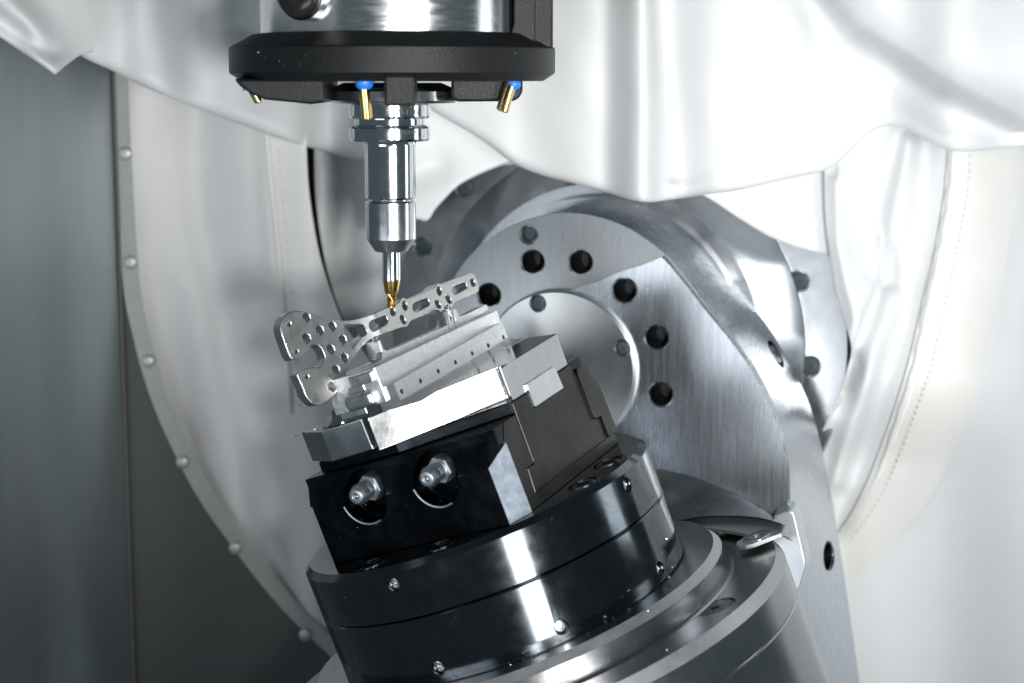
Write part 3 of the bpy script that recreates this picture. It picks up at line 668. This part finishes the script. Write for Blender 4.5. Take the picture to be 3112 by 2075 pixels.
holes = [hexh(*h) for h in [(435, 642, 45, 56), (592, 796, 46, 58), (740, 747, 43, 58), (433, 892, 52, 60), (865, 908, 44, 60), (722, 1025, 47, 59), (888, 1124, 40, 60), (785, 1270, 45, 60), (738, 1472, 52, 59)]]
holes += [ell(228, 722, 24, 24, 10), ell(315, 1055, 24, 24, 10), ell(437, 1350, 24, 24, 10), ell(313.6, 1586, 24, 24, 10)]
holes += [ell(1607, 503, 29, 57, 12, .12), ell(1465, 577, 30, 48, 12, .1), ell(1587, 670, 31, 53, 12, .35), ell(2018, 328, 28, 53, 12, .12), ell(2002, 487, 30, 50, 12, .35), ell(2130, 430, 30, 50, 12, .35), ell(2418.6, 228, 28, 48, 12, .2)]
holes += [Z1((1185, 745), (1187, 710), (1215, 686), (1360, 628), (1390, 632), (1408, 675), (1400, 712), (1385, 730), (1240, 806), (1208, 800), (1192, 778)),
          Z1((1703, 530), (1705, 490), (1727, 470), (1862, 416), (1888, 422), (1903, 465), (1898, 498), (1880, 515), (1750, 580), (1722, 576), (1708, 555)),
          Z2((290, 320), (293, 290), (312, 273), (432, 226), (455, 233), (470, 272), (466, 295), (450, 308), (340, 370), (314, 366), (297, 345)),
          Z1((885, 770), (892, 742), (920, 728), (1000, 733), (1090, 730), (1120, 740), (1142, 775), (1156, 820), (1145, 848), (1100, 872), (1045, 930), (1005, 995), (978, 1012), (955, 992), (940, 925), (920, 865), (897, 820))]
OL = [bone_sz(*p) for p in ol]; HL = [[bone_sz(*p) for p in h] for h in holes]
def dens(poly, step):
    out = []
    for i, a in enumerate(poly):
        b = poly[(i + 1) % len(poly)]; d = math.hypot(b[0] - a[0], b[1] - a[1]); k = max(1, int(d / step))
        out += [(a[0] + (b[0] - a[0]) * j / k, a[1] + (b[1] - a[1]) * j / k) for j in range(k)]
    return out
def area2(p): return sum(a[0] * b[1] - b[0] * a[1] for a, b in zip(p, p[1:] + p[:1]))
def bone_plate():
    loops = [dens(OL, .12)] + [dens(h, .1) for h in HL]
    if area2(loops[0]) < 0: loops[0].reverse()
    for l in loops[1:]:
        if area2(l) > 0: l.reverse()
    pts, edges = [], []; outs = []
    for l in loops:
        k = len(pts); pts += [V(p) for p in l]; n = len(l); edges += [(k + i, k + (i + 1) % n) for i in range(n)]
    nloop = len(pts)
    def inside(p, poly):
        c = False
        for a, b in zip(poly, poly[1:] + poly[:1]):
            if (a[1] > p[1]) != (b[1] > p[1]) and p[0] < (b[0] - a[0]) * (p[1] - a[1]) / (b[1] - a[1]) + a[0]: c = not c
        return c
    y = -4.5
    while y < 3.6:
        z = 3.7
        while z < 6.1:
            p = (y + .05 * math.sin(z * 50), z)
            if inside(p, loops[0]) and not any(inside(p, h) for h in loops[1:]) and all(math.hypot(p[0] - q_[0], p[1] - q_[1]) > .06 for q_ in pts[:nloop]): pts.append(V(p))
            z += .15
        y += .15
    r = delaunay_2d_cdt(pts, edges, [], 0, 1e-5)
    P = r[0]; tris = []
    for q_ in r[2]:
        c = ((P[q_[0]].x + P[q_[1]].x + P[q_[2]].x) / 3, (P[q_[0]].y + P[q_[1]].y + P[q_[2]].y) / 3)
        if inside(c, loops[0]) and not any(inside(c, h) for h in loops[1:]): tris.append(list(q_))
    TH_ = .36
    def P3(p, off):
        e = .01; dx = (bend(p.x + e) - bend(p.x - e)) / (2 * e); n2 = V((1, -dx)).normalized()
        return T(BX + bend(p.x) + n2.x * off, p.x + n2.y * off, p.y)
    n = len(P); vv = [P3(p, 0) for p in P] + [P3(p, -TH_) for p in P]
    cnt = {}
    for a, b, c in tris:
        for e in ((a, b), (b, c), (c, a)): cnt[e] = cnt.get(e, 0) + 1
    ff = [list(q_) for q_ in tris] + [[i + n for i in q_][::-1] for q_ in tris]
    for (a, b) in list(cnt):
        if (b, a) not in cnt: ff.append([b, a, a + n, b + n])
    return vv, ff
t = thing('workpiece', T(.1, 0, 3.6), 'aluminium billet with a half milled perforated plate and forked head still attached', 'workpiece')
bp_ = obj('perforated_plate', *bone_plate(), 'bone', t, smooth=40)
md = bp_.modifiers.new('edge', 'BEVEL'); md.width = .05; md.segments = 2; md.limit_method = 'ANGLE'; md.angle_limit = math.radians(50)
WX = .30
web = [onx(*p, WX) for p in Z1((1190, 1260), (1240, 1195), (1300, 1165), (1338, 1125), (1332, 1050), (1305, 960), (1290, 905), (1320, 915), (1338, 965), (1352, 1010), (1378, 1035), (1410, 1038), (1470, 1015), (1550, 985), (1640, 945), (1720, 908), (1830, 862), (1940, 812), (2045, 765), (2110, 735), (2150, 700), (2165, 640), (2140, 590), (2125, 552), (2222, 546), (2238, 596), (2255, 624), (2275, 628), (2352, 600))]
web += [onx(*p, WX) for p in Z2((700, 486), (727, 545), (740, 620), (300, 800))]
web = web[:-2] + [(web[-3][0] + .02, 3.9), (web[0][0], 3.9)]
obj('support_web', *prism(web, YZ, WX - .38, WX), 'alu', t, smooth=12, bevel=.015, seg=1)
ribp = lambda y, z0, z1: tube([T(WX - .02, y, z0), T(WX - .02, y, z1)], .1, 12)
def onW(u, v_): q = onx(u, v_, WX); return q
v, f = [], []
for u0, v0, u1, v1 in [(230, 575, 270, 790), (300, 560, 335, 755)]:
    a, b = onW(*Z2((u0, v0))[0]), onW(*Z2((u1, v1))[0]); obj('web_rib', *tube([T(WX - .06, *a), T(WX - .06, *b)], .085, 14), 'alu', t, smooth=60)
# torn chips of metal at the two bridges
v, f = [], []
random.seed(3)
for (u0, v0) in [(1250, 915), (2095, 530), (2120, 545)]:
    for k in range(5):
        y, z = onW(*Z1((u0 + random.uniform(-35, 35), v0 + random.uniform(-10, 10)))[0])
        pts_ = [T(WX + .02 + random.uniform(-.06, .04), y + .05 * math.cos(q_) + random.uniform(-.01, .01), z + .05 * math.sin(q_)) for q_ in [random.uniform(0, 2) + .5 * j for j in range(6)]]
        v, f = merge((v, f), tube(pts_, .018, 5))
tag(obj('burr', v, f, 'chrome', t), kind='stuff')
# solid billet
bt = .72
b0 = onx(*Z1((1190, 1250))[0], bt); b1 = onx(*Z2((820, 555))[0], bt)
bil = [(b0[0] + .15, 3.3), (b0[0] + .15, b0[1] - .03), (b1[0], b1[1]), (b1[0], 3.3)]
obj('billet', *prism(bil, YZ, -.7, bt), 'rough', t, smooth=0, bevel=.015, seg=1)
# stepped front end of the billet
for zz0, zz1, y0, y1, x0, x1, bv in [(3.80, 4.03, -2.78, -2.1, .0, .64, .03), (3.66, 3.81, -2.72, -2.1, -.14, .30, .02), (3.30, 3.665, -2.86, -2.1, -.28, .50, .11)]:
    obj('end_step', *box(T, x0, x1, y0, y1, zz0, zz1 - .004), 'alu', t, smooth=30, bevel=bv, seg=3)
obj('end_web', *prism([(-.66, 3.16), (-.63, 3.5), (-.2, 3.95), (.05, 4.0), (.05, 3.16)], XZ, -2.62, -2.3), 'alu', t, smooth=0, bevel=.01, seg=1)

# ================================================================== SPINDLE, HOLDER, CUTTER
AX = at(1190, 925, 39.0)
sc = .00975
def spt(px, py_, dy=0):       # picture point on the upright plane through the spindle axis
    p = hit(px * DK, py_ * DK, AX, V((0, 1, 0))); return p + V((0, dy, 0))
def zq(py_): return spt(900, py_).z
def SP(a, b, c): return V((AX.x + a, AX.y + b, c))
def plathe(prof, seg=96, off=0.0):
    return lathe([(r * sc, zq(y)) for r, y in prof], lambda a, b, c: SP(a + off, b, c), seg)
t = thing('milling_spindle', SP(0, 0, zq(200)), 'upright milling spindle with bright steel barrel and black coolant ring', 'milling spindle')
obj('barrel', *plathe([(294, -150), (294, 78), (291, 82), (200, 82)], 128, .08), 'spindle', t, smooth=30)
rp = [(305, 80), (312, 80), (364, 110), (365, 114), (365, 168), (338, 186), (150, 186), (150, 100), (300, 84)]
ring = obj('coolant_ring', *lathe([(r * sc, zq(y)) for r, y in rp], lambda a, b, c: SP(a + .085, b, c), 96, False), 'plastic', t, smooth=25, bevel=.03)
x0, x1 = spt(1180, 0).x, spt(1268, 0).x
obj('ring_bracket', *box(LOC, x0, x1, AX.y - 1.0, AX.y + 1.1, zq(112), zq(-150)), 'plastic', t, smooth=0, bevel=.05)
obj('bracket_web', *prism([(spt(1180, 0).x, zq(-150)), (spt(1228, 0).x, zq(-150)), (spt(1228, 0).x, zq(112)), (spt(1165, 0).x, zq(100)), (spt(1180, 0).x, zq(60))], lambda a, b, c: V((a, AX.y + c, b)), -1.25, -.95), 'plastic', t, smooth=0, bevel=.03)
obj('front_tab', *box(LOC, spt(906, 0).x, spt(971, 0).x, AX.y - 3.46, AX.y - 2.4, zq(238), zq(172)), 'plastic', t, smooth=0, bevel=.06)
def lobe(pts, y0, y1):
    return prism([(spt(x, y).x, spt(x, y).z) for x, y in pts], lambda a, b, c: V((a, AX.y + c, b)), y0, y1)
obj('nozzle_lobe', *lobe([(572, 180), (770, 180), (770, 232), (740, 236), (640, 226), (610, 214), (585, 196)], -2.2, .6), 'plastic', t, smooth=30, bevel=.08, seg=3)
obj('nozzle_lobe', *lobe([(1040, 180), (1200, 180), (1200, 212), (1188, 228), (1175, 231), (1056, 232), (1040, 225)], -1.1, 1.2), 'plastic', t, smooth=30, bevel=.08, seg=3)
obj('nose_collar', *lathe([(r * sc, zq(y)) for r, y in [(110, 190), (145, 205), (149, 209), (149, 230), (140, 236), (60, 238)]], lambda a, b, c: SP(a + .07, b, c), 72), 'satin', t, smooth=25)
# coolant nozzles
def nozzle(pb, dirs, length, rad=.11, ball=.19):
    nb_ = obj('coolant_nozzle', *lathe([(.02, .24)] + [(ball * math.sin(a), ball * .9 * math.cos(a)) for a in [math.radians(15 * k) for k in range(2, 12)]] + [(.02, -.24)], lambda a, b, c: pb + V((a, b, c)), 24), 'blue', t, smooth=60)
    for d, o_ in dirs:
        d = V(d).normalized(); p = pb + V(o_); obj('nozzle_tube', *lathe([(rad, 0), (rad, length - .03), (rad - .03, length), (rad - .05, length), (rad - .055, length - .2)], axisF(p, d), 20), 'brass', nb_, smooth=40)
nozzle(V((spt(857, 0).x + .04, AX.y - 3.05, zq(188))), [((.06, .25, -1), (0, 0, -.1))], .66)
nozzle(V((spt(1180, 0).x, AX.y - 1.6, zq(192))), [((-.30, .12, -1), (-.03, -.05, .0)), ((-.34, .16, -1), (-.1, .1, .02))], .62, .09, .15)
nozzle(V((spt(572, 0).x, AX.y - 1.0, zq(183))), [((.5, .3, -1), (.05, -.0, 0))], .56, .085, .14)
# black plug on the barrel
pk_ = V((spt(722, 0).x, AX.y - 2.62, zq(-6)))
dk = V((-.55, -1, 0)).normalized()
plg = obj('barrel_plug', *lathe([(.55, -.6), (.55, .05), (.5, .14), (.36, .2), (.2, .22)], axisF(pk_, dk), 48), 'knob', t, smooth=40)
obj('plug_rim', *lathe([(.58, -.7), (.58, -.03), (.555, 0), (.55, -.1)], axisF(pk_, dk), 48), 'chrome', t, smooth=40)
obj('hex_socket', *prism(hexpoly(.15), axisF(pk_, dk), .2, .235), 'screwdark', plg, smooth=0)
obj('side_pipe', *tube([V((spt(1158, 0).x + .0, AX.y + .5, zq(-150))), V((spt(1158, 0).x, AX.y + .5, zq(62)))], .3, 28), 'chrome', t, smooth=50)

t = thing('tool_holder', SP(0, 0, zq(250)), 'polished steel tool holder with a grooved flange clamped in the spindle', 'tool holder')
obj('flange', *plathe([(70, 236), (88, 238), (91, 241), (91, 266), (88, 271), (79, 273), (79, 286), (88, 290), (91, 294), (91, 318), (87, 323), (60, 325)], 96), 'chrome', t, smooth=30)
obj('body', *plathe([(62, 322), (59, 328), (57.5, 336), (57.5, 452), (55, 456), (48, 457)], 96), 'chrome', t, smooth=30)
obj('clamping_nut', *plathe([(48, 454), (49, 460), (55, 461), (57.5, 464), (57.5, 547), (55, 551), (40, 573), (36, 577), (20, 578)], 96), 'satin', t, smooth=30)
tc_ = bpy.data.curves.new('etching', 'FONT'); tc_.body = '070-11XA'; tc_.size = .17; tc_.extrude = .002
to = bpy.data.objects.new('tmp', tc_); COL.objects.link(to); bpy.context.view_layer.update()
tm = bpy.data.meshes.new_from_object(to.evaluated_get(bpy.context.evaluated_depsgraph_get())); bpy.data.objects.remove(to)
rF = 91 * sc + .002
def wrapt(z0, a0, scl): return [SP(math.sin(a0 + p.co.x * scl / rF) * (rF + p.co.z), -math.cos(a0 + p.co.x * scl / rF) * (rF + p.co.z), z0 + p.co.y * scl) for p in tm.vertices]
fl_ = [list(p.vertices) for p in tm.polygons]
obj('etched_lettering', wrapt(zq(262), .12, 1), fl_, 'ink', t, smooth=0, recalc=False)['kind'] = 'stuff'
obj('etched_lettering', wrapt(zq(305), .3, .62), fl_, 'ink', t, smooth=0, recalc=False)['kind'] = 'stuff'

t = thing('end_mill', SP(0, 0, zq(640)), 'small end mill with steel shank and gold coated spiral tip cutting the plate', 'end mill')
obj('shank', *plathe([(19, 570), (21, 574), (21, 640), (20.5, 643)], 48), 'chrome', t, smooth=30)
obj('coated_neck', *plathe([(20.5, 642), (20, 646), (15.6, 668), (9, 671)], 48), 'gold', t, smooth=30)
v, f = [], []
nl, nk = 40, 48
for j in range(nl + 1):
    s = j / nl; y = 668 + (704 - 668) * s; tw = s * 3.2
    base = 16.5 - 7 * min(1, s * 2.2) if s < .45 else 10.6
    for k in range(nk):
        a = 2 * math.pi * k / nk; lobe_ = (math.cos(4 * (a)) * .5 + .5); fl2 = min(1, s * 3)
        rr_ = base * (1 - fl2 * .5 * (1 - lobe_ ** .6)) * sc
        v.append(SP(rr_ * math.cos(a + tw), rr_ * math.sin(a + tw), zq(y)))
for j in range(nl):
    for k in range(nk): f.append([j * nk + k, j * nk + (k + 1) % nk, (j + 1) * nk + (k + 1) % nk, (j + 1) * nk + k])
f.append(list(range(nk))); f.append([nl * nk + k for k in range(nk)])
obj('flutes', v, f, 'gold', t, smooth=40)

# ================================================================== small metal chips and splashes left by the cutting
random.seed(11)
t = thing('metal_chips', O, 'tiny bright metal chips lying around the chuck and the vise', 'metal chips')
v, f = [], []
def chip(p, n_, L=.05):
    global v, f
    d = V((random.uniform(-1, 1), random.uniform(-1, 1), random.uniform(-1, 1))); d = (d - n_ * d.dot(n_)).normalized()
    q_ = [p + n_ * .012, p + d * L * .5 + n_ * random.uniform(.015, .04), p + d * L + n_ * .012]
    v, f = merge((v, f), tube(q_, random.uniform(.006, .014), 4))
for k in range(34):
    a = math.radians(random.uniform(-150, -20)); d = E1 * math.cos(a) + E2 * math.sin(a); chip(O + d * random.uniform(4.17, 4.4) + N * -2.53, N, random.uniform(.02, .08))
for k in range(30):
    a = math.radians(random.uniform(-150, -20)); d = E1 * math.cos(a) + E2 * math.sin(a); chip(O + d * random.uniform(4.4, 6.1) + N * (-2.53 if random.random() < .3 else -3.173), N, .04)
for k in range(22):
    a = math.radians(random.uniform(-150, -20)); d = E1 * math.cos(a) + E2 * math.sin(a); chip(O + d * 4.153 + N * random.uniform(-2.4, -.05), d, random.uniform(.01, .03))
for k in range(14): chip(T(random.uniform(-2, 2.5), -2.86, random.uniform(.2, 1.3)), -Y, random.uniform(.006, .018))
for k in range(16): chip(T(random.uniform(-2.1, .0), random.uniform(-2.7, -2.4), 3.085), N, .06)
for k in range(40):
    a = math.radians(random.uniform(-140, -30)); d = V((math.cos(a), math.sin(a), 0)); chip(SP(d.x * 3.56 + .085, d.y * 3.56, zq(random.uniform(112, 170))), d, random.uniform(.005, .015))
tag(obj('chip', v, f, 'chrome', t, smooth=0), kind='stuff')

for o in SM:
    m_ = o.modifiers.new('normals', 'WEIGHTED_NORMAL'); m_.keep_sharp = True; m_.weight = 80
